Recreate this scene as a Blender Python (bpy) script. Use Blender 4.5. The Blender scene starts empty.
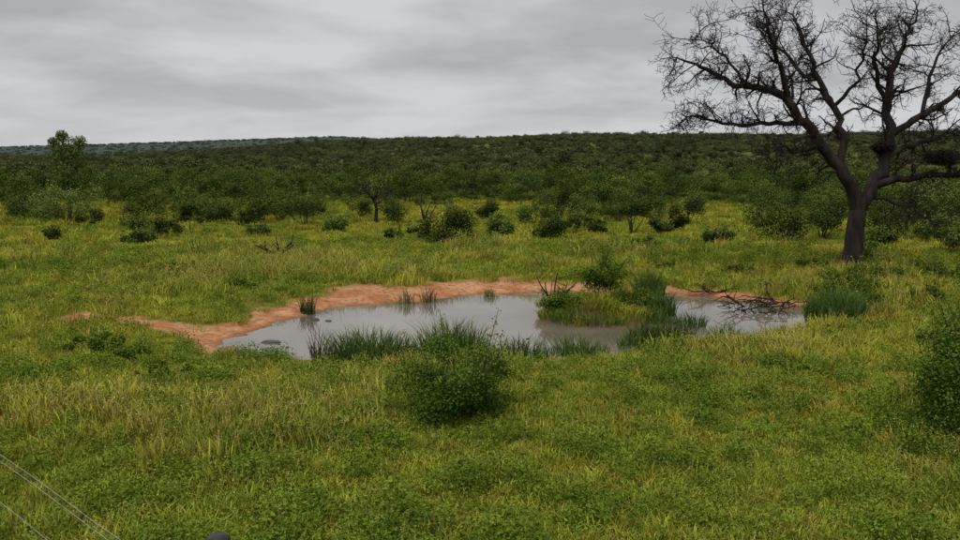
import bpy, math, random
import numpy as np
from mathutils import Vector
R = math.radians
rng = np.random.default_rng(7)
random.seed(7)
scene = bpy.context.scene
scene.view_settings.view_transform = 'Standard'
scene.view_settings.look = 'None'
scene.view_settings.exposure = 0

# ------------------------------------------------------------ noise helpers
def _hash(ix, iy, s):
    h = (ix.astype(np.int64)*374761393 + iy.astype(np.int64)*668265263 + s*1274126177) & 0x7fffffff
    h = ((h ^ (h >> 13))*1103515245) & 0x7fffffff
    return ((h ^ (h >> 16)) & 0xffff)/65535.0
def vnoise(x, y, s=0):
    x = np.asarray(x, float); y = np.asarray(y, float)
    ix = np.floor(x); iy = np.floor(y); fx = x-ix; fy = y-iy
    fx = fx*fx*(3-2*fx); fy = fy*fy*(3-2*fy)
    a = _hash(ix, iy, s); b = _hash(ix+1, iy, s); c = _hash(ix, iy+1, s); d = _hash(ix+1, iy+1, s)
    return (a*(1-fx)+b*fx)*(1-fy)+(c*(1-fx)+d*fx)*fy
def fbm(x, y, s=0, o=4):
    t = 0; a = .5; n = 0
    for i in range(o):
        t = t + a*vnoise(x*2**i, y*2**i, s+i*17); n += a; a *= .5
    return t/n
def sstep(a, b, x):
    t = np.clip((x-a)/(b-a), 0, 1); return t*t*(3-2*t)

# ------------------------------------------------------------ terrain
POND = [(-7.46,24.2),(-6.42,22.8),(-5.17,22.2),(-3.77,21.9),(-1.6,21.8),(.53,21.8),(1.9,22.0),(3.9,22.8),(5.24,23.7),
 (6.6,24.5),(8.54,24.9),(9.93,25.8),(11.2,27.2),(11.9,29.1),(11.94,30.8),(11.4,31.8),(10.4,32.8),(9.03,33.7),(7.08,34.4),
 (5.04,34.8),(2.52,34.8),(.83,34.5),(-.82,33.7),(-2.38,32.6),(-3.87,31.8),(-5.26,30.8),(-6.12,29.5),(-6.83,28.0),(-7.43,26.5),(-7.67,25.4)]
PA = np.array(POND)
def seg_dist(px, py, a, b):
    ax, ay = a; bx, by = b
    dx, dy = bx-ax, by-ay
    t = np.clip(((px-ax)*dx+(py-ay)*dy)/(dx*dx+dy*dy+1e-9), 0, 1)
    return np.hypot(px-ax-t*dx, py-ay-t*dy)
def pond_sd(x, y):
    x = np.asarray(x, float); y = np.asarray(y, float)
    out = np.full(x.shape, 50.0)
    m = (np.abs(x) < 40) & (y > 2) & (y < 70)
    px, py = x[m], y[m]
    d = np.full(px.shape, 1e9); ins = np.zeros(px.shape, bool)
    for i in range(len(POND)):
        a = POND[i]; b = POND[(i+1) % len(POND)]
        d = np.minimum(d, seg_dist(px, py, a, b))
        c = ((a[1] > py) != (b[1] > py))
        xin = (b[0]-a[0])*(py-a[1])/((b[1]-a[1])+1e-12)+a[0]
        ins ^= (c & (px < xin))
    d = np.where(ins, -d, d)
    d = d + (fbm(px*.9, py*.9, 5, 4)-.5)*1.3
    out[m] = d
    return out
def island(x, y):
    a = np.hypot((x-4.2)/2.15, (y-29.3)/2.5)
    return (1-a)*2.2 + (fbm(x*1.1, y*1.1, 9, 3)-.5)*1.0      # >0 on island
DS = [0,130,200,400,800,1200,1500,2000,6500]
ZS = [0,0,.6,5,22,46,60,42,0]
def height(x, y):
    x = np.asarray(x, float); y = np.asarray(y, float)
    d = np.hypot(x, y); ang = np.degrees(np.arctan2(x, y))
    sd = pond_sd(x, y)
    land = .05*np.clip(sd, 0, 1)+.2*sstep(0, 4, sd)
    land += (fbm(x/7, y/7, 3, 3)-.4)*.35*sstep(1, 6, sd)
    lip = sstep(27, 31, y)*.12*sstep(.2, .9, sd+(fbm(x*1.5, y*1.5, 8, 3)-.5))       # small eroded lip, far shore
    z = np.where(sd > 0, land+lip*(sd < 30), -.55*sstep(0, 2.2, -sd))
    isl = island(x, y)
    z = np.where(isl > -1.2, np.maximum(z, np.minimum(.55*sstep(-.35, 1.6, isl)-.06, 1)), z)
    k = np.interp(ang, [-90,-40,-30,-24,-17,-10,-2,6,12,30,60,90], [.2,.3,.36,.44,.64,.88,.98,1.06,1.05,1.0,.9,.6])
    k = np.where(np.abs(ang) > 90, .5, k)
    und = 1+.10*(fbm(x/260, y/260, 21, 3)-.5)*2
    z = z + np.interp(d, DS, ZS)*k*und + (fbm(x/90, y/90, 31, 3)-.5)*3*sstep(140, 400, d)
    kr = np.interp(ang, [-90,-40,-30,-20,-10,-4,2], [62,66,76,98,116,90,10])
    kr = np.where(np.abs(ang) > 90, 60, kr)
    z = z + kr*np.exp(-((d-3600)/800)**2)
    return z
def earth_mask(x, y):
    sd = pond_sd(x, y)
    w_far = np.interp(x, [-12,-9,-6,-3,1,4,6,9,12,14], [.6,1.2,2.8,4.2,3.2,2.0,1.5,1.2,.7,.2])
    w_near = np.interp(x, [-9,-6,-5,10,12], [1.3,.9,.3,.3,.4])
    w = w_near+(w_far-w_near)*sstep(25.5, 30, y)
    n = fbm(x*.8, y*.8, 41, 4)
    m = 1-sstep(.5, 1.25, sd/np.maximum(w*(.15+1.6*n), .05))
    path = np.minimum(seg_dist(x, y, (-13.6,27.6), (-9.5,26.0)), seg_dist(x, y, (-9.5,26.0), (-7.6,24.4)))
    m = np.maximum(m, 1-sstep(.40, .95, path+(n-.5)*1.4))
    p2 = seg_dist(x, y, (-12.6,34.8), (-6.5,34.2))
    m = np.maximum(m, .8*(1-sstep(.1, .6, p2+(n-.45)*2.2)))
    m = np.maximum(m, 1-sstep(.5, .8, np.hypot(x+9.35, y-15.5)+(n-.5)*.6))
    isl = island(x, y)
    m = np.where(isl > -.3, .55*(1-sstep(.0, .5, isl)), m)
    return np.clip(m, 0, 1)

# ------------------------------------------------------------ mesh builder
class MB:
    def __init__(s):
        s.v = []; s.f = []; s.n = 0; s.m = []; s.h = []
    def add(s, V, F, mat=0, h=None):
        V = np.asarray(V, float).reshape(-1, 3); F = np.asarray(F, np.int64)
        s.v.append(V); s.f.append(F+s.n); s.n += len(V)
        s.m.append(np.full(len(F), mat)); s.h.append(np.zeros(len(V)) if h is None else np.asarray(h, float))
    def mesh(s, name, mats, smooth=False):
        me = bpy.data.meshes.new(name)
        V = np.concatenate(s.v)
        me.vertices.add(len(V)); me.vertices.foreach_set('co', V.ravel())
        loops = np.concatenate([f.ravel() for f in s.f])
        tot = np.concatenate([np.full(len(f), f.shape[1]) for f in s.f])
        start = np.concatenate([[0], np.cumsum(tot)[:-1]])
        me.loops.add(len(loops)); me.loops.foreach_set('vertex_index', loops.astype(np.int32))
        me.polygons.add(len(tot)); me.polygons.foreach_set('loop_start', start.astype(np.int32))
        me.polygons.foreach_set('loop_total', tot.astype(np.int32))
        me.polygons.foreach_set('material_index', np.concatenate(s.m).astype(np.int32))
        if smooth: me.polygons.foreach_set('use_smooth', np.ones(len(tot), bool))
        at = me.attributes.new('h', 'FLOAT', 'POINT'); at.data.foreach_set('value', np.concatenate(s.h).astype(np.float32))
        for m in mats: me.materials.append(m)
        me.update(calc_edges=True); me.validate()
        return me
    def obj(s, name, mats, loc=(0,0,0), smooth=False, rot=0):
        o = bpy.data.objects.new(name, s.mesh(name, mats, smooth))
        o.location = loc; o.rotation_euler[2] = rot
        scene.collection.objects.link(o); return o
def tube(mb, pts, rad, sides=6, mat=0):
    pts = np.asarray(pts, float); n = len(pts)
    T = np.gradient(pts, axis=0); T /= np.linalg.norm(T, axis=1)[:, None]+1e-9
    ref = np.array([0.31, .95, .05]) if abs(T[0][2]) > .6 else np.array([.1, .1, 1.])
    A = np.cross(T, ref); A /= np.linalg.norm(A, axis=1)[:, None]+1e-9
    B = np.cross(T, A)
    th = np.arange(sides)*2*np.pi/sides
    r = np.asarray(rad, float)[:, None, None]
    V = pts[:, None, :]+r*(np.cos(th)[None, :, None]*A[:, None, :]+np.sin(th)[None, :, None]*B[:, None, :])
    F = []
    for i in range(n-1):
        for j in range(sides):
            k = (j+1) % sides
            F.append((i*sides+j, i*sides+k, (i+1)*sides+k, (i+1)*sides+j))
    mb.add(V.reshape(-1, 3), F, mat)

def leaves(mb, C, size, mat=0, asp=.55, up=.35, hval=None):
    n = len(C)
    nrm = rng.normal(size=(n, 3)); nrm[:, 2] = np.abs(nrm[:, 2])+up; nrm /= np.linalg.norm(nrm, axis=1)[:, None]
    t = rng.normal(size=(n, 3)); t -= (t*nrm).sum(1)[:, None]*nrm; t /= np.linalg.norm(t, axis=1)[:, None]
    b = np.cross(nrm, t)
    s = (size*rng.uniform(.6, 1.4, n))[:, None]
    V = np.stack([C-t*s*.5, C+b*s*asp*.5, C+t*s*.5+nrm*s*.08, C-b*s*asp*.5], 1)
    F = np.arange(n*4).reshape(n, 4)
    h = np.repeat(rng.uniform(0, 1, n) if hval is None else hval, 4)
    mb.add(V.reshape(-1, 3), F, mat, h)

def blades(mb, n, rad, hmin, hmax, w, lean=.5, mat=0, rx=None, seed_tip=0.0, droop=.3, simple_=False):
    rx = rad if rx is None else rx
    a = rng.uniform(0, 2*np.pi, n); r = np.sqrt(rng.uniform(0, 1, n))
    bx = np.cos(a)*r*rx; by = np.sin(a)*r*rad
    H = rng.uniform(hmin, hmax, n)*(1-.35*r**2)
    da = rng.uniform(0, 2*np.pi, n)
    lx = np.cos(da)*lean*rng.uniform(.1, 1, n)*H+bx*.35*(H/max(hmax, .01))
    ly = np.sin(da)*lean*rng.uniform(.1, 1, n)*H+by*.35*(H/max(hmax, .01))
    pa = rng.uniform(0, 2*np.pi, n); wx = np.cos(pa)*w*.5; wy = np.sin(pa)*w*.5
    rows = []; hs = []
    prof = ((0, .8), (.55, 1), (1, .08)) if simple_ else ((0, .8), (.4, 1), (.75, .7), (1, .08))
    for t, ww in prof:
        x = bx+lx*t**1.8; y = by+ly*t**1.8; z = H*(t-droop*lean*t**3)
        if t == 0: z = z-.03
        rows += [np.stack([x-wx*ww, y-wy*ww, z], 1), np.stack([x+wx*ww, y+wy*ww, z], 1)]
        hs += [np.full(n, t)]*2
    V = np.stack(rows, 1); hh = np.stack(hs, 1); q = len(rows)
    base = np.arange(n)[:, None]*q
    F = np.concatenate([base+np.array([[i, i+1, i+3, i+2]]) for i in range(0, q-2, 2)])
    mb.add(V.reshape(-1, 3), F, mat, hh.ravel())
    if seed_tip > 0:
        k = rng.uniform(0, 1, n) < seed_tip
        tip = V[k, q-2, :]
        for j in range(3):
            C = tip+np.stack([rng.normal(0, .008, len(tip)), rng.normal(0, .008, len(tip)), -j*.03*np.ones(len(tip))], 1)
            leaves(mb, C, .026, mat, .35, 0, np.full(len(C), 1.5))

# ------------------------------------------------------------ materials
def nt(m):
    m.use_nodes = True; t = m.node_tree; t.nodes.clear(); return t
def foliage(name, ca, cb, ctip=None, nscale=.25, trans=.3, vary=.35, tipmix=.6, cc=None, ccs=1.2, ccr=(.5,.66), aerial=None):
    m = bpy.data.materials.new(name); t = nt(m); N = t.nodes.new; L = t.links.new
    out = N('ShaderNodeOutputMaterial'); geo = N('ShaderNodeNewGeometry')
    def nz(s, a, b, mxv=1.0, det=2):
        no = N('ShaderNodeTexNoise'); no.inputs['Scale'].default_value = s; no.inputs['Detail'].default_value = det
        L(geo.outputs['Position'], no.inputs['Vector'])
        rp = N('ShaderNodeMapRange'); rp.inputs[1].default_value = a; rp.inputs[2].default_value = b; rp.inputs[4].default_value = mxv
        L(no.outputs['Fac'], rp.inputs[0]); return rp.outputs[0]
    def mx_(f, a, b):
        x = N('ShaderNodeMix'); x.data_type = 'RGBA'; L(f, x.inputs[0])
        for s, q in ((6, a), (7, b)):
            if isinstance(q, tuple): x.inputs[s].default_value = (*q, 1)
            else: L(q, x.inputs[s])
        return x.outputs[2]
    col = mx_(nz(nscale, .36, .64), ca, cb)
    if cc: col = mx_(nz(ccs, ccr[0], ccr[1], .75), col, cc)
    at = N('ShaderNodeAttribute'); at.attribute_name = 'h'
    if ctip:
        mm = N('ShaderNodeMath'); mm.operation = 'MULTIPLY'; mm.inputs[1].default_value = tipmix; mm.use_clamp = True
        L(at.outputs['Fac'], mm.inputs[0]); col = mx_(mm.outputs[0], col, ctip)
    oi = N('ShaderNodeObjectInfo')
    mr = N('ShaderNodeMapRange'); mr.inputs[3].default_value = 1-vary; mr.inputs[4].default_value = 1+vary
    L(oi.outputs['Random'], mr.inputs[0])
    hs = N('ShaderNodeHueSaturation'); L(mr.outputs[0], hs.inputs['Value']); L(col, hs.inputs['Color'])
    hh = N('ShaderNodeMath'); hh.operation = 'MULTIPLY_ADD'; hh.inputs[1].default_value = .03; hh.inputs[2].default_value = .486
    m7 = N('ShaderNodeMath'); m7.operation = 'FRACT'; m8 = N('ShaderNodeMath'); m8.operation = 'MULTIPLY'; m8.inputs[1].default_value = 7.3
    L(oi.outputs['Random'], m8.inputs[0]); L(m8.outputs[0], m7.inputs[0]); L(m7.outputs[0], hh.inputs[0]); L(hh.outputs[0], hs.inputs['Hue'])
    col = hs.outputs[0]
    if aerial:   # aerial haze painted into the leaf colour, stronger with distance
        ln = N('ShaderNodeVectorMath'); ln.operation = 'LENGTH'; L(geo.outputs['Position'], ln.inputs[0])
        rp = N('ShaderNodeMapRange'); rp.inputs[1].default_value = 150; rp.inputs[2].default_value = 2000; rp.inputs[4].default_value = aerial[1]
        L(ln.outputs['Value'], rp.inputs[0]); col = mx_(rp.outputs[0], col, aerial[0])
    p = N('ShaderNodeBsdfDiffuse'); L(col, p.inputs['Color']); sh = p.outputs[0]
    if trans > 0:
        tr = N('ShaderNodeBsdfTranslucent'); L(col, tr.inputs['Color'])
        ms = N('ShaderNodeMixShader'); ms.inputs[0].default_value = trans
        L(sh, ms.inputs[1]); L(tr.outputs[0], ms.inputs[2]); sh = ms.outputs[0]
    L(sh, out.inputs[0])
    return m
def simple(name, ca, cb, nscale=3, rough=.8, bump=.3, bscale=None, spec=.3, stretch=None):
    m = bpy.data.materials.new(name); t = nt(m); N = t.nodes.new; L = t.links.new
    out = N('ShaderNodeOutputMaterial'); tc = N('ShaderNodeTexCoord'); mp = N('ShaderNodeMapping')
    if stretch: mp.inputs['Scale'].default_value = stretch
    L(tc.outputs['Object'], mp.inputs[0])
    no = N('ShaderNodeTexNoise'); no.inputs['Scale'].default_value = nscale; no.inputs['Detail'].default_value = 7
    L(mp.outputs[0], no.inputs['Vector'])
    rp = N('ShaderNodeMapRange'); rp.inputs[1].default_value = .35; rp.inputs[2].default_value = .65; L(no.outputs['Fac'], rp.inputs[0])
    mx = N('ShaderNodeMix'); mx.data_type = 'RGBA'; mx.inputs[6].default_value = (*ca, 1); mx.inputs[7].default_value = (*cb, 1)
    L(rp.outputs[0], mx.inputs[0])
    p = N('ShaderNodeBsdfPrincipled'); p.inputs['Roughness'].default_value = rough; p.inputs['Specular IOR Level'].default_value = spec
    L(mx.outputs[2], p.inputs['Base Color'])
    b = N('ShaderNodeBump'); b.inputs['Strength'].default_value = bump; b.inputs['Distance'].default_value = .03
    n2 = N('ShaderNodeTexNoise'); n2.inputs['Scale'].default_value = bscale or nscale*3; n2.inputs['Detail'].default_value = 6
    L(mp.outputs[0], n2.inputs['Vector']); L(n2.outputs['Fac'], b.inputs['Height']); L(b.outputs[0], p.inputs['Normal'])
    L(p.outputs[0], out.inputs[0]); return m

M_grass = foliage('grass_blades', (.155,.205,.020), (.315,.31,.032), (.37,.365,.052), .14, 0, vary=.45, tipmix=.55, cc=(.205,.145,.03), ccs=.9, ccr=(.48,.68))
M_dry = foliage('seed_grass', (.24,.26,.035), (.32,.28,.045), (.42,.33,.13), .2, 0, vary=.25, tipmix=.55)
M_forb = foliage('forb_leaves', (.10,.165,.018), (.18,.23,.024), (.19,.255,.032), .3, 0, vary=.35)
M_weed = foliage('weed_leaves', (.062,.11,.014), (.11,.16,.018), (.15,.205,.024), .3, 0, vary=.35)
M_reed = foliage('reed_blades', (.03,.064,.015), (.055,.095,.02), (.10,.155,.034), .5, 0, vary=.2)
M_reedb = foliage('reed_dry', (.10,.085,.035), (.075,.085,.03), (.17,.13,.07), .5, 0, vary=.2)
M_mound = foliage('mound_grass', (.09,.12,.015), (.19,.185,.02), (.30,.285,.04), .8, 0, vary=.2)
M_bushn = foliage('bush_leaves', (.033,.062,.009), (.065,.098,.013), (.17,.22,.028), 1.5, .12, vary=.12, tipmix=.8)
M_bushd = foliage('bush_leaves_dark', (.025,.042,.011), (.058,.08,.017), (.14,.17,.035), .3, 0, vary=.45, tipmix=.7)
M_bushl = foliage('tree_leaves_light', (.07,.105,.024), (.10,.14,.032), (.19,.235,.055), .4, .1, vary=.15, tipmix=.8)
HAZE = (.105,.12,.095)
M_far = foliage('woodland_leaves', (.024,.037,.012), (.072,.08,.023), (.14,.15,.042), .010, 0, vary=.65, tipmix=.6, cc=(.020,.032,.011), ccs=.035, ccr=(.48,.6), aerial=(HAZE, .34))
M_hazy = foliage('haze_tinted_leaves', (.058,.075,.058), (.078,.093,.07), None, .01, 0, vary=.12)  # blue-grey green: distance haze is put into this leaf colour
M_bark = simple('bark', (.012,.0095,.008), (.038,.029,.024), 4, .9, .9, 14, .15, (1,1,.3))
M_twig = simple('twig_bark', (.03,.022,.018), (.06,.045,.035), 3, .9, .3)
M_mud = simple('wet_rock', (.03,.027,.024), (.07,.06,.05), 5, .5, .5)
M_wire = simple('galvanised_wire', (.22,.22,.21), (.32,.31,.30), 5, .4, 0, spec=.6)
M_post = simple('fence_post_paint', (.012,.012,.013), (.03,.03,.03), 5, .4, .1)

m = bpy.data.materials.new('ground_soil_grass'); t = nt(m); N = t.nodes.new; L = t.links.new
out = N('ShaderNodeOutputMaterial'); geo = N('ShaderNodeNewGeometry')
def noise(s, d=4):
    n = N('ShaderNodeTexNoise'); n.inputs['Scale'].default_value = s; n.inputs['Detail'].default_value = d
    L(geo.outputs['Position'], n.inputs['Vector']); return n.outputs['Fac']
def rng_(x, a, b, c=0, d=1):
    r = N('ShaderNodeMapRange'); r.inputs[1].default_value = a; r.inputs[2].default_value = b
    r.inputs[3].default_value = c; r.inputs[4].default_value = d; L(x, r.inputs[0]); return r.outputs[0]
def mix(f, a, b, mode='MIX'):
    x = N('ShaderNodeMix'); x.data_type = 'RGBA'; x.blend_type = mode
    if isinstance(f, float): x.inputs[0].default_value = f
    else: L(f, x.inputs[0])
    for s, q in ((6, a), (7, b)):
        if isinstance(q, tuple): x.inputs[s].default_value = (*q, 1)
        else: L(q, x.inputs[s])
    return x.outputs[2]
g = mix(rng_(noise(.14), .36, .64), (.10,.12,.014), (.17,.16,.02))
g = mix(rng_(noise(1.3), .45, .7, 0, .6), g, (.08,.105,.014))
g = mix(rng_(noise(9), .5, .75, 0, .7), g, (.10,.065,.025))
e = mix(rng_(noise(.9), .4, .62), (.34,.14,.062), (.44,.24,.125))
e = mix(rng_(noise(5, 7), .46, .66, 0, .8), e, (.18,.09,.048))
ae = N('ShaderNodeAttribute'); ae.attribute_name = 'earth'
aw = N('ShaderNodeAttribute'); aw.attribute_name = 'wet'
af = N('ShaderNodeAttribute'); af.attribute_name = 'far'
fc = mix(rng_(noise(.012), .4, .6), (.06,.07,.02), (.13,.13,.042))
g = mix(af.outputs['Fac'], g, fc)
hz = N('ShaderNodeAttribute'); hz.attribute_name = 'ridge'
g = mix(hz.outputs['Fac'], g, (.06,.075,.06))  # ground of the farthest hills greyed, haze painted into its colour
c = mix(ae.outputs['Fac'], g, e)
c = mix(aw.outputs['Fac'], c, (.12,.07,.04))
p = N('ShaderNodeBsdfDiffuse')
L(c, p.inputs['Color'])
b = N('ShaderNodeBump'); b.inputs['Strength'].default_value = .9; b.inputs['Distance'].default_value = .1
L(noise(4, 7), b.inputs['Height']); L(b.outputs[0], p.inputs['Normal']); L(p.outputs[0], out.inputs[0])
M_ground = m

rr = [1.0]
while rr[-1] < 110: rr.append(rr[-1]*1.0105)
while rr[-1] < 7000: rr.append(rr[-1]*1.035)
rr = np.array(rr)
aa = np.concatenate([np.linspace(-60, 60, 400), np.linspace(60, 300, 70)[1:-1]]); aa = np.radians(aa)
A_, R_ = np.meshgrid(aa, rr)
X = (R_*np.sin(A_)).ravel(); Y = (R_*np.cos(A_)).ravel()
Z = height(X, Y)
nA = len(aa); nR = len(rr)
i, j = np.meshgrid(np.arange(nR-1), np.arange(nA), indexing='ij'); k = (j+1) % nA
F = np.stack([i*nA+j, (i+1)*nA+j, (i+1)*nA+k, i*nA+k], -1).reshape(-1, 4)[:, ::-1]
mb = MB(); mb.add(np.stack([X, Y, Z], 1), F)
c0 = np.arange(nA); tri = np.stack([np.full(nA, nR*nA), c0, (c0+1) % nA], 1)
mb.v.append(np.array([[0, 0, Z[:nA].mean()]])); mb.h.append(np.zeros(1)); mb.f.append(tri[:, ::-1]); mb.m.append(np.zeros(nA))
g_ = mb.obj('ground', [M_ground], smooth=True)
X = np.append(X, 0); Y = np.append(Y, 0); D = np.hypot(X, Y)
def setat(name, v):
    a = g_.data.attributes.new(name, 'FLOAT', 'POINT'); a.data.foreach_set('value', v.astype(np.float32))
setat('earth', earth_mask(X, Y)); sdv = pond_sd(X, Y)
setat('wet', (1-sstep(-.1, .35, sdv))*.8)
setat('far', sstep(130, 240, D)); setat('ridge', sstep(1900, 2600, D))

# water
m = bpy.data.materials.new('muddy_water'); t = nt(m); N = t.nodes.new; L = t.links.new
out = N('ShaderNodeOutputMaterial'); geo = N('ShaderNodeNewGeometry')
p = N('ShaderNodeBsdfPrincipled'); p.inputs['Roughness'].default_value = .03; p.inputs['IOR'].default_value = 1.33
p.inputs['Specular IOR Level'].default_value = 1.0
c = mix(rng_(noise(.25), .4, .6), (.115,.095,.07), (.165,.14,.105)); L(c, p.inputs['Base Color'])
b = N('ShaderNodeBump'); b.inputs['Strength'].default_value = .08; b.inputs['Distance'].default_value = .02
L(noise(4, 4), b.inputs['Height']); L(b.outputs[0], p.inputs['Normal']); L(p.outputs[0], out.inputs[0])
cen = PA.mean(0); V = []
for q in PA:
    d = q-cen; V.append(tuple(cen+d*(1+1.2/np.linalg.norm(d)))+(0,))
me = bpy.data.meshes.new('waterhole_water'); me.from_pydata(V, [], [tuple(range(len(V)))]); me.materials.append(m)
o = bpy.data.objects.new('waterhole_water', me); scene.collection.objects.link(o)

# ------------------------------------------------------------ instancing
def scatter(name, protos, P, idx, scl, rot):
    col = bpy.data.collections.new(name+'_parts')
    for i, me in enumerate(protos):
        col.objects.link(bpy.data.objects.new('%s_part_%02d' % (name, i), me))
    me = bpy.data.meshes.new(name); me.vertices.add(len(P)); me.vertices.foreach_set('co', P.ravel())
    a = me.attributes.new('idx', 'INT', 'POINT'); a.data.foreach_set('value', idx.astype(np.int32))
    a = me.attributes.new('scl', 'FLOAT', 'POINT'); a.data.foreach_set('value', scl.astype(np.float32))
    a = me.attributes.new('rot', 'FLOAT_VECTOR', 'POINT'); a.data.foreach_set('vector', rot.astype(np.float32).ravel())
    o = bpy.data.objects.new(name, me); scene.collection.objects.link(o)
    ng = bpy.data.node_groups.new(name+'_scatter', 'GeometryNodeTree')
    ng.interface.new_socket('Geometry', in_out='INPUT', socket_type='NodeSocketGeometry')
    ng.interface.new_socket('Geometry', in_out='OUTPUT', socket_type='NodeSocketGeometry')
    N = ng.nodes.new; L = ng.links.new
    gi = N('NodeGroupInput'); go = N('NodeGroupOutput'); ip = N('GeometryNodeInstanceOnPoints'); ci = N('GeometryNodeCollectionInfo')
    ci.inputs['Collection'].default_value = col; ci.inputs['Separate Children'].default_value = True; ci.inputs['Reset Children'].default_value = True
    ip.inputs['Pick Instance'].default_value = True
    def na(n, ty):
        q = N('GeometryNodeInputNamedAttribute'); q.data_type = ty; q.inputs['Name'].default_value = n; return q.outputs[0]
    L(gi.outputs[0], ip.inputs['Points']); L(ci.outputs[0], ip.inputs['Instance'])
    L(na('idx', 'INT'), ip.inputs['Instance Index']); L(na('scl', 'FLOAT'), ip.inputs['Scale'])
    er = N('FunctionNodeEulerToRotation'); L(na('rot', 'FLOAT_VECTOR'), er.inputs[0]); L(er.outputs[0], ip.inputs['Rotation'])
    L(ip.outputs[0], go.inputs[0])
    md = o.modifiers.new('scatter', 'NODES'); md.node_group = ng
    return o
def wedge(n, d0, d1, a=40, power=1.0):
    u = rng.uniform(0, 1, n); e_ = 1+power
    d = (d0**e_+u*(d1**e_-d0**e_))**(1/e_)
    th = np.radians(rng.uniform(-a, a, n)); return d*np.sin(th), d*np.cos(th)
def rots(n, tilt=.12):
    return np.stack([rng.normal(0, tilt, n), rng.normal(0, tilt, n), rng.uniform(0, 6.28, n)], 1)

gp = []
for i in range(4):      # 0-3 short grass
    mb = MB(); blades(mb, 28, .17, .08, .22, .013, .8, simple_=True); gp.append(mb.mesh('grass_tuft', [M_grass]))
for i in range(2):      # 4-5 seeding grass
    mb = MB(); blades(mb, 22, .17, .08, .22, .013, .8, simple_=True); blades(mb, 5, .15, .22, .34, .006, .5, mat=1, seed_tip=.7, simple_=True); gp.append(mb.mesh('seed_tuft', [M_grass, M_dry]))
for i in range(3):      # 6-8 small broadleaf forbs between grass
    mb = MB(); n = 50
    a = rng.uniform(0, 6.28, n); r = np.sqrt(rng.uniform(0, 1, n))*.2
    C = np.stack([np.cos(a)*r, np.sin(a)*r, rng.uniform(.03, .19, n)*(1.1-r*3)], 1); leaves(mb, C, .030, 0, .5, .2)
    blades(mb, 14, .18, .1, .22, .012, .8, mat=1, simple_=True)
    gp.append(mb.mesh('forb', [M_forb, M_grass]))
for i in range(2):      # 9-10 tall meadow grass
    mb = MB(); blades(mb, 32, .24, .2, .42, .016, .6, mat=0, simple_=True); blades(mb, 5, .2, .3, .5, .009, .4, mat=1, seed_tip=1, simple_=True); gp.append(mb.mesh('tall_tuft', [M_grass, M_dry]))
for i in range(3):      # 11-13 leafy weeds
    mb = MB(); n = 130
    a = rng.uniform(0, 6.28, n); r = np.sqrt(rng.uniform(0, 1, n))*.2
    C = np.stack([np.cos(a)*r, np.sin(a)*r, rng.uniform(.02, .34, n)*(1.1-r*2.6)], 1); leaves(mb, C, .040, 0, .45, .2, np.clip(C[:,2]*3,0,1))
    gp.append(mb.mesh('weed', [M_weed]))
for i in range(3):      # 14-16 wide distant-meadow tufts
    mb = MB(); blades(mb, 46, .55, .15, .42, .035, .6, simple_=True); gp.append(mb.mesh('meadow_tuft', [M_grass]))

def land_pts(n, d0, d1, power):
    x, y = wedge(n, d0, d1, 40, power)
    sd = pond_sd(x, y); e = earth_mask(x, y); isl = island(x, y)
    keep = ((sd > .12) | (isl > .1)) & (rng.uniform(0, 1, n) > e*1.15-.1)
    return x[keep], y[keep]
parts = [land_pts(20000, 7.5, 24, 1), land_pts(24000, 23, 55, .6), land_pts(12000, 53, 150, .4)]
x = np.concatenate([p[0] for p in parts]); y = np.concatenate([p[1] for p in parts]); n = len(x); d = np.hypot(x, y)
forbn = fbm(x/.9, y/.9, 77, 4)+.35*(fbm(x/9, y/9, 78, 2)-.5)
talln = fbm(x/4, y/4, 88, 4); u = rng.uniform(0, 1, n); u2 = rng.uniform(0, 1, n)
idx = rng.integers(0, 4, n)
idx = np.where(u < .14, rng.integers(4, 6, n), idx)
idx = np.where(u2 < .14+.45*sstep(.44, .66, forbn), rng.integers(6, 9, n), idx)
idx = np.where((u > .3) & (u < .3+.5*sstep(.48, .72, talln)) & (d > 14), rng.integers(9, 11, n), idx)
wn_ = fbm(x/.6+40, y/.6, 91, 3)+.45*(fbm(x/8, y/8, 92, 2)-.5)
idx = np.where((rng.uniform(0, 1, n) < .5*sstep(.56, .74, wn_)+.04), rng.integers(11, 14, n), idx)
far_ = (d > 53) & (idx < 11); idx = np.where(far_, rng.integers(14, 17, n), idx)
scl = rng.uniform(.55, 1.5, n)*(.8+.45*talln)*np.where(far_, np.interp(d, [50,150], [.85,1.25]), np.interp(d, [7,25,50,150], [1,1.15,1.6,2.3]))
P = np.stack([x, y, height(x, y)-.01], 1)
scatter('grass', gp, P, idx, scl, rots(n))

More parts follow.
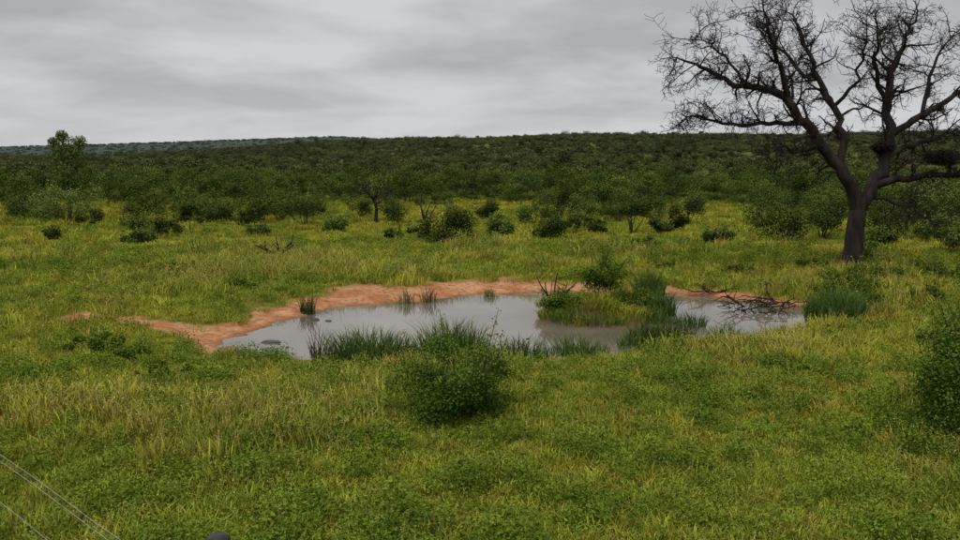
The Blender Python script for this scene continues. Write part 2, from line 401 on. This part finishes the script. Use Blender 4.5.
# ------------------------------------------------------------ shrubs / trees
def unit(v): return v/(np.linalg.norm(v)+1e-9)
def shrub(mb, W, H, nleaf, lsize, lobes=14, bare=.12, leafmat=0, barkmat=1, low=True, stems=7, spread=.28, shoots=0):
    C = []
    for i in range(lobes):
        a = rng.uniform(0, 6.28); r = np.sqrt(rng.uniform(0, 1))*W*.5*.78
        zt = H*(1-.55*(r/(W*.5))**2)
        z = rng.uniform(bare*H+.1*H if low else .45*H, zt*.9)
        C.append((np.cos(a)*r, np.sin(a)*r, z))
    C = np.array(C); rad = np.minimum(W, H*1.4)*rng.uniform(.45, 1.2, lobes)*spread*.6
    wgt = rad**2/np.sum(rad**2); li = rng.choice(lobes, nleaf, p=wgt)
    v = rng.normal(size=(nleaf, 3)); v /= np.linalg.norm(v, axis=1)[:, None]
    rr_ = rng.uniform(0, 1, nleaf)**.45
    Q = C[li]+v*(rad[li]*rr_*(1+.5*(rng.uniform(0, 1, nleaf) > .9)))[:, None]*np.array([1, 1, .8])
    Q[:, 2] = np.maximum(Q[:, 2], .03)
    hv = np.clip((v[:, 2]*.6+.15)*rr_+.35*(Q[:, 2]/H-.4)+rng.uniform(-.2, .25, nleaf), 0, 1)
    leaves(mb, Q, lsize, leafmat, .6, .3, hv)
    for i in range(min(stems, lobes)):
        e = C[i]; s = np.array([rng.normal(0, W*.03), rng.normal(0, W*.03), -.1])
        mid = s*.5+e*.5+np.array([rng.normal(0, W*.05), rng.normal(0, W*.05), H*.05])
        r0 = min(max(.010, H*.016), .045 if W > 3.2 else .018); tube(mb, [s, mid, e], [r0, r0*.65, r0*.3], 5, barkmat)
    for i in range(shoots):
        c = C[rng.integers(0, lobes)]; dd = unit(np.array([c[0]*.8/W+rng.normal(0, .25), c[1]*.8/W+rng.normal(0, .25), .9]))
        l = rng.uniform(.15, .38)*H+rad.mean(); e = c+dd*l
        tube(mb, [c, c+dd*l*.5, e], [.009, .007, .004], 4, barkmat)
        k = int(26); tt = rng.uniform(.4, 1.02, k)[:, None]
        leaves(mb, c+dd*l*tt+rng.normal(0, lsize*.7, (k, 3)), lsize, leafmat, .55, .3, rng.uniform(.3, 1, k))
def far_protos(k, nleaf, ls, mat, name, Ws=(3, 5.5), Hs=(2.4, 4.4)):
    o = []
    for i in range(k):
        mb = MB(); W = rng.uniform(*Ws); H = rng.uniform(*Hs)
        shrub(mb, W, H, nleaf, ls, lobes=12, bare=.1, low=(i % 3 != 0), spread=.45, stems=3)
        o.append(mb.mesh(name, [mat, M_twig]))
    return o
fp = far_protos(8, 520, .37, M_far, 'woodland_tree', (3.0, 6), (2.4, 5.2))
fm = far_protos(7, 1500, .18, M_bushd, 'shrub', (2.4, 5.5), (2.0, 5.0))
x1, y1 = wedge(2700, 76, 180, 42, 1.1); dd = np.hypot(x1, y1)
k = fbm(x1/12, y1/12, 55, 4)+.32*sstep(80, 168, dd) > .575; x1, y1 = x1[k], y1[k]
n = len(x1); d = np.hypot(x1, y1)
scatter('bush_thicket', fm, np.stack([x1, y1, height(x1, y1)-.1], 1), rng.integers(0, 7, n), rng.uniform(.25, 1.2, n)**1.3*np.interp(d, [74,180], [.8,1.05]), rots(n, .03))
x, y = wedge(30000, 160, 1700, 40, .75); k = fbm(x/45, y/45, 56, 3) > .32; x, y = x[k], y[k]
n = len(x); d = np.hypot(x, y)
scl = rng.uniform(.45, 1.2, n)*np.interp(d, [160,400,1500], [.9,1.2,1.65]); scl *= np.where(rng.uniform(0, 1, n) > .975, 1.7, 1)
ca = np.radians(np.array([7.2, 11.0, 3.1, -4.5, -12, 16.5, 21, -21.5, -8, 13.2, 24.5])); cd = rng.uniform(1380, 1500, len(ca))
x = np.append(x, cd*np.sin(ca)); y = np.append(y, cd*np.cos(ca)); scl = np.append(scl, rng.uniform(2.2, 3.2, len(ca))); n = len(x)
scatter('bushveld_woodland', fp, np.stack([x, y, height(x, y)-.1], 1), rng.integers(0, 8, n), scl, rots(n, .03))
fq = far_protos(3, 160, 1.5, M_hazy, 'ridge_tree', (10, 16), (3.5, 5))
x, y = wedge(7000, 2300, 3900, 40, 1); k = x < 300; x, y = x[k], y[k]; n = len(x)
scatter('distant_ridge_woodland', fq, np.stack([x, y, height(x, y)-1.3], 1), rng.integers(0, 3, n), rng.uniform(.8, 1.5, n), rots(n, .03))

def zat(x, y): return float(height(np.array([x]), np.array([y]))[0])
def place_shrub(name, x, y, W, H, nleaf, ls, mat, **kw):
    mb = MB(); shrub(mb, W, H, nleaf, ls, **kw)
    return mb.obj(name, [mat, M_twig], (x, y, zat(x, y)-.03))
mids = [(-21.6,62,2.0,2.6),(-23.4,62,2.6,1.2),(-21.4,52,2.2,1.2),(-18.4,68.4,3.0,2.7),(-15.1,71.5,4.4,3.3),(-12.6,86.8,3.6,3),
 (-1.96,54.1,4.6,2.4),(-4.0,55.5,2.2,1.3),(4.62,56.2,2.7,1.7),(7.36,64,2.6,1.8),(11.5,63,3.9,3.4),(15.1,64,2.8,2.2),(14.8,52,2.2,1.1),(20.4,54.8,4.8,3.4),
 (29.6,54,3,1.9),(33,64,5,4.8),(34,59.5,4.8,4.2),(28.8,59.5,3.4,2.3),(1.44,59.5,2.4,1.2),(-51,92,5.6,4.2),(-27,66,1.8,1.3),(24,70,4,3.4),(26.5,64,3.5,2.9),(-34,72,2.6,1.7),(-8,78,2.8,2.1),
 (-2,68,3.2,1.9),(1,72,3,2.1),(5,75,3.4,2.5),(18,72,3.8,3),(-24,76,3,2.8),(-19,80,3.6,3),(31,48,2.6,1.3),(37,52,4,3.6),(22,47,1.8,.9),(10,50,1.8,.7),(-6,58,1.8,.7),(-30,58,1.8,.8),(25,52,2.4,1.5),
 (-29,82,3.5,3.4),(-46,84,4,2.6),(-26,95,4.4,6.0),(-35,98,4,4),(8,88,4,3.8),(16,84,3.6,3.8),(-16,60,1.8,.9),(-11,64,2.2,1.3),(38,74,5,5),(42,66,5,4.6),(30,72,4.4,4),(27.5,46,3.4,2.0),(24,58,3.4,2.6),(9,62,1.6,1.2),(13.2,61.5,2,1.4)]
for i, (x, y, W, H) in enumerate(mids):
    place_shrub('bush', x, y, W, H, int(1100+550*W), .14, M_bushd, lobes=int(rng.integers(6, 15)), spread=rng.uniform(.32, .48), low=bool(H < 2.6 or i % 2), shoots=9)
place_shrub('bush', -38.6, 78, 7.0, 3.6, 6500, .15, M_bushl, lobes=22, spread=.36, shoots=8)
# foreground bushes
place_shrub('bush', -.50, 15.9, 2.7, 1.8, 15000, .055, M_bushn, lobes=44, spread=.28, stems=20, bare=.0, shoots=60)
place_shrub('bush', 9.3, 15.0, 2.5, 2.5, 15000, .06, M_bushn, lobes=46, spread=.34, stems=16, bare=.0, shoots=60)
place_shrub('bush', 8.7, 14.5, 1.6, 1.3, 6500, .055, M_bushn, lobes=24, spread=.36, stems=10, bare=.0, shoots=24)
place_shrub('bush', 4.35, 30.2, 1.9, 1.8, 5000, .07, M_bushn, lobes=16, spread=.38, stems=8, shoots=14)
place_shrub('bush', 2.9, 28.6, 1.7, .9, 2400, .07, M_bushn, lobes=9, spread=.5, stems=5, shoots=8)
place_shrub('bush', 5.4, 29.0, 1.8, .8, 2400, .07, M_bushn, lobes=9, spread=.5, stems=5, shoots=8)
for (x, y, W, H) in [(17.5,36,2.4,.9),(20.5,37,2.6,1.1),(13.4,29.5,2.2,1.0),(14.8,33,2.6,1.1),(13.6,31.5,1.8,.8),(16.4,30,1.8,.6),(19.5,31,2,.7),(22.5,34,2.6,1.4),(-13,19.5,1.7,.35),(-10.4,22,1.6,.55),(-9.2,21.3,1.4,.4),(12,38.5,2,.5),(15.5,38.8,2.2,.9),(25,41,2.6,1.3),(-7.6,19.4,1.8,.35),(7.5,19.5,1.6,.3),(13,23,1.8,.35),(19,42,2.4,1.0),(-9.5,32.8,1.6,.5),(-14,38,2,.6),(-24,40,2.2,.6),(9,40,1.8,.4),(18.6,39.5,2.2,.8)]:
    place_shrub('low_shrub', x, y, W, H, int(1200*W), .075, M_bushn, lobes=10, spread=.4, stems=4, shoots=8)

mb = MB()
tube(mb, [(0,0,-.2),(.1,0,2),(-.1,.1,4),(.1,0,6),(0,0,7.6)], [.2,.16,.12,.08,.04], 7, 1)
for (cx, cy, cz, r) in [(0,0,7.6,1.05),(-.9,.3,6.9,1.0),(1.0,-.2,6.9,1.1),(0,.4,6.2,1.35),(-1.0,0,5.6,1.0),(1.1,.2,5.6,1.05),(.2,-.5,4.9,1.1),(-.6,.2,4.1,.9),(.7,0,3.8,.8),(1.4,0,7.8,.7),(-.3,0,8.4,.6),(-1.3,.3,7.8,.55)]:
    v = rng.normal(size=(620, 3)); v /= np.linalg.norm(v, axis=1)[:, None]
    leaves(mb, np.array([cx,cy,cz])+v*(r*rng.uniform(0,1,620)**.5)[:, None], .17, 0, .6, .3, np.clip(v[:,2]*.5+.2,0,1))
    tube(mb, [(0,0,cz-1.2),(cx*.5,cy*.5,cz-.7),(cx,cy,cz)], [.05,.04,.015], 5, 1)
mb.obj('green_tree', [M_bushl, M_twig], (-40.2, 81.5, 0))

# ------------------------------------------------------------ bare branching wood
def grow(mb, p, d, length, r, level, up=.12, wig=.35, seg=5, kids=(5, 3), mat=0, minr=.008):
    pts = [p]; step = length/seg; dirs = [d]
    for i in range(seg):
        d = unit(d+rng.normal(0, wig, 3)*.6+np.array([0, 0, up])); p = p+d*step; pts.append(p); dirs.append(d)
    rad = np.linspace(r, max(r*.3, minr), seg+1); tube(mb, pts, rad, 6 if r > .05 else (5 if r > .02 else 3), mat)
    if level > 0:
        for c in range(kids[0] if level > 1 else kids[1]):
            i = rng.integers(1, seg+1); q = pts[i]+(pts[i-1]-pts[i])*rng.uniform(0, 1)
            perp = rng.normal(size=3); perp -= perp.dot(dirs[i])*dirs[i]; perp = unit(perp)
            nd = unit(dirs[i]*rng.uniform(.2, .7)+perp*.9)
            grow(mb, q, nd, length*rng.uniform(.35, .65), max(rad[i]*.62, minr), level-1, up, wig, max(3, seg-1), kids, mat, minr)
def bare_tree():
    mb = MB(); s = .0466
    limbs = [
     ([(0,-6),(0,23),(1,43),(3,66)], .46, .37, 0),
     ([(3,62),(-6,88),(-19,108),(-40,128),(-57,150),(-74,168),(-95,180),(-117,183),(-140,190),(-165,200),(-188,208)], .32, .03, -1.5),
     ([(-19,108),(-14,138),(-24,166),(-37,193),(-44,218),(-52,243),(-62,262)], .19, .03, 2.0),
     ([(-57,150),(-82,150),(-107,148),(-130,150),(-150,158),(-168,151)], .12, .025, 2.2),
     ([(-74,168),(-84,193),(-97,213),(-110,235),(-120,250)], .14, .025, -2.4),
     ([(-37,193),(-58,205),(-75,225),(-88,245)], .10, .025, 1.0),
     ([(-117,183),(-134,205),(-150,222),(-160,236)], .07, .02, .8),
     ([(3,62),(16,88),(28,110),(33,138),(30,168),(34,193),(43,218),(53,240),(63,258)], .32, .03, 1.2),
     ([(16,88),(38,96),(63,100),(88,100),(113,106),(138,100)], .19, .03, -2.0),
     ([(33,138),(53,153),(78,168),(98,183),(123,198),(148,208)], .17, .03, -1.5),
     ([(30,168),(16,193),(10,218),(2,238)], .12, .03, -1.5),
     ([(28,110),(53,128),(83,133),(113,143),(143,138)], .15, .03, 2.5),
     ([(53,153),(68,185),(78,215),(92,240)], .11, .025, .8),
     ([(10,78),(30,74),(50,70),(62,56)], .07, .02, -1.0),
     ([(-40,128),(-62,122),(-84,128),(-104,120)], .09, .02, -2.0),
     ([(-24,166),(-5,190),(-12,215),(-20,235)], .09, .02, -2.5)]
    skel = []
    for li, (pp, r0, r1, dep) in enumerate(limbs):
        n = len(pp); P = []; y0 = 0
        for q in skel:
            if abs(q[0]-pp[0][0]*s) < .25 and abs(q[2]-pp[0][1]*s) < .25: y0 = q[1]; break
        for i, (dx, dz) in enumerate(pp):
            tt = i/(n-1); P.append(np.array([dx*s, y0+dep*tt*(.6+.4*tt), dz*s]))
        Q = [P[0]]
        for i in range(n-1):
            for f in (.33, .66, 1):
                q = P[i]*(1-f)+P[i+1]*f
                if f < 1: q = q+rng.normal(0, .09 if li else .015, 3)
                Q.append(q)
        if li: skel += [q.copy() for q in Q]
        tt = np.linspace(0, 1, len(Q)); rad = r0*(1-tt)**.85+r1*tt
        if li == 0: rad = np.interp(tt, [0,.12,.3,.8,1], [.62,.50,.43,.39,.36])
        tube(mb, Q, rad, 12 if r0 > .2 else 8, 0)
        if li == 0: continue
        for i in range(5 if r0 > .2 else 2, len(Q)):
            dirn = unit(Q[i]-Q[i-1])
            nk = 1 if (i/len(Q) < .4 or rng.uniform() < .25) else 2
            for c in range(nk):
                perp = rng.normal(size=3)+np.array([0, 0, .1]); perp -= perp.dot(dirn)*dirn; perp = unit(perp)
                nd = unit(dirn*rng.uniform(.3, .8)+perp)
                grow(mb, Q[i], nd, rng.uniform(.7, 1.95), max(.028, min(.07, rad[i]*.5)), 2, .03, .5, 6, (6, 5), 0, .0095)
        grow(mb, Q[-1], unit(Q[-1]-Q[-2]), 1.1, .03, 2, .03, .5, 5, (5, 4), 0, .0095)
    o = mb.obj('bare_tree', [M_bark], (17.3, 38.4, zat(17.3, 38.4)-.1), smooth=True)
    for (cx, cy, cz, rx, rz) in [(3.3,-.9,5.5,.75,.42),(1.25,.3,5.9,.45,.3)]:
        nb = MB()
        for i in range(1100):
            v = rng.normal(size=3); v = unit(v)*rng.uniform(.1, 1)**.5; c = np.array([cx+v[0]*rx, cy+v[1]*rx, cz+v[2]*rz*(1 if v[2] < 0 else .6)])
            dd = unit(rng.normal(size=3)*np.array([1, 1, .35])); l = rng.uniform(.15, .45)
            tube(nb, [c-dd*l*.5, c+dd*l*.5], [.013, .009], 3)
        w = nb.obj('stick_nest', [M_bark]); w.parent = o
bare_tree()
mb = MB(); tube(mb, [(0,0,-.1),(.1,0,1.2),(-.1,0,2.2)], [.2,.16,.12], 7)
for a in range(7):
    th = a*.9; grow(mb, np.array([-.05, 0, 1.5+a*.12]), unit(np.array([math.cos(th), math.sin(th), .8])), 2.0, .09, 2, .08, .4, 4, (4, 3), 0, .025)
v = rng.normal(size=(260, 3))*np.array([1.0, 1.0, .3])+np.array([-.2, 0, 3.5]); leaves(mb, v, .15, 1)
mb.obj('dead_tree', [M_bark, M_bushd], (-9.8, 78, zat(-9.8, 78)))
mb = MB()
for a in range(4): grow(mb, np.array([0, 0, 0.]), unit(np.array([math.cos(a*1.7)*.5, math.sin(a*1.7)*.5, 1.])), 2.6, .08, 1, .1, .3, 4, (4, 3), 0, .025)
mb.obj('dead_tree', [M_bark], (-5.2, 78, zat(-5.2, 78)))
mb = MB()
for dv in [(-.9,0,1.0),(.7,.2,1.1),(.2,.3,1.4),(-.3,-.3,.7)]: grow(mb, np.array([0, 0, -.05]), unit(np.array(dv)), 1.3, .05, 1, .0, .3, 4, (3, 2), 0, .014)
mb.obj('dead_branch', [M_bark], (2.75, 30.4, zat(2.75, 30.4)))
mb = MB()
for dv in [(-1,0,.8),(1,.2,.6),(.1,.3,1.),(-.8,-.3,.5),(1,-.2,.9)]: grow(mb, np.array([0, 0, 0.15]), unit(np.array(dv)), 1.1, .08, 1, .0, .3, 4, (3, 2), 0, .024)
mb.obj('dead_branch', [M_bark], (-11, 45, zat(-11, 45)))
mb = MB()
for i in range(34):
    p0 = np.array([rng.uniform(-1.5, 1.3), rng.uniform(-.7, .7), rng.uniform(.0, .35)])
    grow(mb, p0, unit(np.array([rng.choice([-1, 1])*rng.uniform(.5, 1), rng.normal(0, .5), rng.uniform(-.2, .5)])), rng.uniform(.5, 1.1), .028, 1, -.08, .45, 5, (4, 3), 0, .012)
mb.obj('fallen_branches', [M_bark], (10.7, 30.2, .05))
mb = MB()
for i in range(8):
    grow(mb, np.array([rng.uniform(-.7, .7), rng.uniform(-.2, .2), .1]), unit(np.array([rng.choice([-1, 1]), rng.normal(0, .4), rng.uniform(-.05, .35)])), .8, .03, 1, -.02, .3, 4, (3, 2), 0, .01)
mb.obj('fallen_branches', [M_bark], (9.3, 33.6, .1))

# ------------------------------------------------------------ reeds
reeds = [(-2.9,21.9,1.15,1.2,800,0),(-.76,22.2,.95,1.5,760,0),(1.2,22.0,.7,.95,300,0),(2.74,22.8,.8,.9,340,0),(5.4,24.2,1.0,1.05,560,0),(4.6,23.7,.6,.75,180,0),
 (7.4,24.7,.55,.7,200,0),(11.9,27.4,1.0,1.45,1300,0),(12.7,28.4,.6,1.1,400,0),(7.0,34.1,.65,1.35,520,0),(6.5,29.4,.5,1.2,400,0),(-6.2,29.6,.3,.95,110,0),
 (-2.9,31.9,.35,.8,60,1),(-2.0,32.2,.35,.85,60,1),(.4,33.8,.22,.5,50,0),(-4.3,22.1,.3,1.2,70,1),(-1.9,21.7,.4,.8,110,0),(5.9,28.0,.6,.8,260,0),(3.0,27.6,.6,.6,200,0),(4.1,27.3,.7,.5,200,0),(6.9,27.2,.6,.7,200,0)]
for (x, y, rx, H, nb_, dry) in reeds:
    mb = MB(); blades(mb, nb_, min(rx, .55), H*.4, H*1.12, .024, .5, rx=rx)
    mb.obj('reed_clump', [M_reedb if dry else M_reed], (x, y, max(zat(x, y), -.15)))
for (x, y, r, H) in [(2.8,29.6,.8,.6),(3.9,28.3,.9,.6),(5.0,27.9,.8,.55),(4.6,29.4,.9,.65),(5.7,30,.7,.65),(3.4,30.6,.8,.55),(2.6,28.4,.6,.55)]:
    mb = MB(); blades(mb, 420, r, H*.5, H, .018, 1.0, rx=r)
    mb.obj('grass_clump', [M_mound], (x, y, max(zat(x, y), -.1)))

def rock(name, x, y, z, sx, sy, sz, mat):
    bpy.ops.mesh.primitive_ico_sphere_add(subdivisions=4, radius=1, location=(x, y, z)); o = bpy.context.object
    for v in o.data.vertices:
        c = v.co; k = .75+.5*float(fbm(np.array([c.x*1.7+x]), np.array([c.y*1.7+c.z*1.3+y]), 3, 3)[0]); v.co = Vector((c.x*sx*k, c.y*sy*k, c.z*sz*k))
    for p_ in o.data.polygons: p_.use_smooth = True
    o.name = name; o.data.materials.append(mat)
rock('rock', -6.3, 24.55, 0, .30, .14, .07, M_mud); rock('rock', -5.7, 28.3, .0, .16, .1, .09, M_mud); rock('rock', -5.2, 28.1, .0, .12, .1, .05, M_mud)

root = bpy.data.objects.new('wire_fence', None); scene.collection.objects.link(root)
A = np.array([-6.39, 10.7]); B = np.array([-3.52, 7.97]); dr = (B-A)/np.linalg.norm(B-A)
S = A-dr*14; E = A+dr*9
wb = MB()
for z in (1.3, 1.2, .6):
    pts = []
    for q in np.linspace(0, 1, 24):
        c = S+(E-S)*q; pts.append((c[0], c[1], z+.1-.02*math.sin(q*np.pi*6)**2))
    tube(wb, pts, [.0035]*24, 5)
w = wb.obj('wires', [M_wire]); w.parent = root
for f in (-9, 6.2):
    c = A+dr*f; pb = MB(); tube(pb, [(c[0], c[1], -.1), (c[0], c[1], 1.45), (c[0], c[1], 1.46)], [.045, .045, .001], 12); q = pb.obj('post', [M_post], smooth=False); q.parent = root
pb = MB(); tube(pb, [(0,0,-.1),(0,0,1.35),(0,0,1.36),(0,0,1.42),(0,0,1.47),(0,0,1.48)], [.06,.06,.11,.13,.09,.001], 16)
pb.obj('short_post', [M_post], (-2.66, 8.05, 0), smooth=True)

# ------------------------------------------------------------ sky & light
w = bpy.data.worlds.new('World'); scene.world = w; w.use_nodes = True; t = w.node_tree; t.nodes.clear(); N = t.nodes.new; L = t.links.new
out = N('ShaderNodeOutputWorld'); sky = N('ShaderNodeTexSky'); sky.sky_type = 'NISHITA'; sky.sun_disc = False
EL, RO = 58, 200
sky.sun_elevation = R(EL); sky.sun_rotation = R(RO)
b1 = N('ShaderNodeBackground'); L(sky.outputs[0], b1.inputs[0]); b1.inputs[1].default_value = .1
tc = N('ShaderNodeTexCoord'); sp = N('ShaderNodeSeparateXYZ'); L(tc.outputs['Generated'], sp.inputs[0])
def math_(op, a, b=None, clamp=False):
    n = N('ShaderNodeMath'); n.operation = op; n.use_clamp = clamp
    for i, q in enumerate((a, b)):
        if q is None: continue
        if isinstance(q, (int, float)): n.inputs[i].default_value = q
        else: L(q, n.inputs[i])
    return n.outputs[0]
zc = math_('MAXIMUM', sp.outputs[2], 0); dn = math_('ADD', zc, .13)
cv = N('ShaderNodeCombineXYZ'); L(math_('DIVIDE', sp.outputs[0], dn), cv.inputs[0]); L(math_('DIVIDE', sp.outputs[1], dn), cv.inputs[1])
def wn(s, d, dist=0):
    n = N('ShaderNodeTexNoise'); n.noise_dimensions = '2D'; n.inputs['Scale'].default_value = s; n.inputs['Detail'].default_value = d; n.inputs['Distortion'].default_value = dist
    L(cv.outputs[0], n.inputs['Vector']); return n.outputs['Fac']
cl = wn(.95, 8, .2)
mr = N('ShaderNodeMapRange'); mr.inputs[1].default_value = .34; mr.inputs[2].default_value = .66; L(cl, mr.inputs[0])
mx = N('ShaderNodeMix'); mx.data_type = 'RGBA'; mx.inputs[6].default_value = (.42,.42,.43,1); mx.inputs[7].default_value = (.64,.64,.65,1); L(mr.outputs[0], mx.inputs[0])
hz = math_('SUBTRACT', 1, math_('MULTIPLY', zc, 9), True)
m2 = N('ShaderNodeMix'); m2.data_type = 'RGBA'; m2.inputs[7].default_value = (.61,.615,.635,1); L(math_('MULTIPLY', hz, .7), m2.inputs[0]); L(mx.outputs[2], m2.inputs[6])
b2 = N('ShaderNodeBackground'); L(m2.outputs[2], b2.inputs[0])
L(math_('ADD', 1.0, math_('MULTIPLY', math_('MAXIMUM', math_('SUBTRACT', zc, .22), 0), 1.8)), b2.inputs[1])
ms = N('ShaderNodeMixShader'); ms.inputs[0].default_value = .95; L(b1.outputs[0], ms.inputs[1]); L(b2.outputs[0], ms.inputs[2]); L(ms.outputs[0], out.inputs[0])
sl = bpy.data.lights.new('sun', 'SUN'); sl.energy = 1.4; sl.angle = R(18); sl.color = (1, .97, .92)
so = bpy.data.objects.new('sun', sl); scene.collection.objects.link(so)
az = R(RO); dv = Vector((math.sin(az)*math.cos(R(EL)), math.cos(az)*math.cos(R(EL)), math.sin(R(EL))))
so.rotation_euler = dv.to_track_quat('Z', 'Y').to_euler()

cam = bpy.data.cameras.new('camera'); co = bpy.data.objects.new('camera', cam); scene.collection.objects.link(co)
co.location = (0, 0, 5.15); co.rotation_euler = (R(90-6.87), 0, 0)
cam.sensor_width = 36; cam.lens = 31.18; cam.clip_end = 12000; cam.clip_start = .1
scene.camera = co
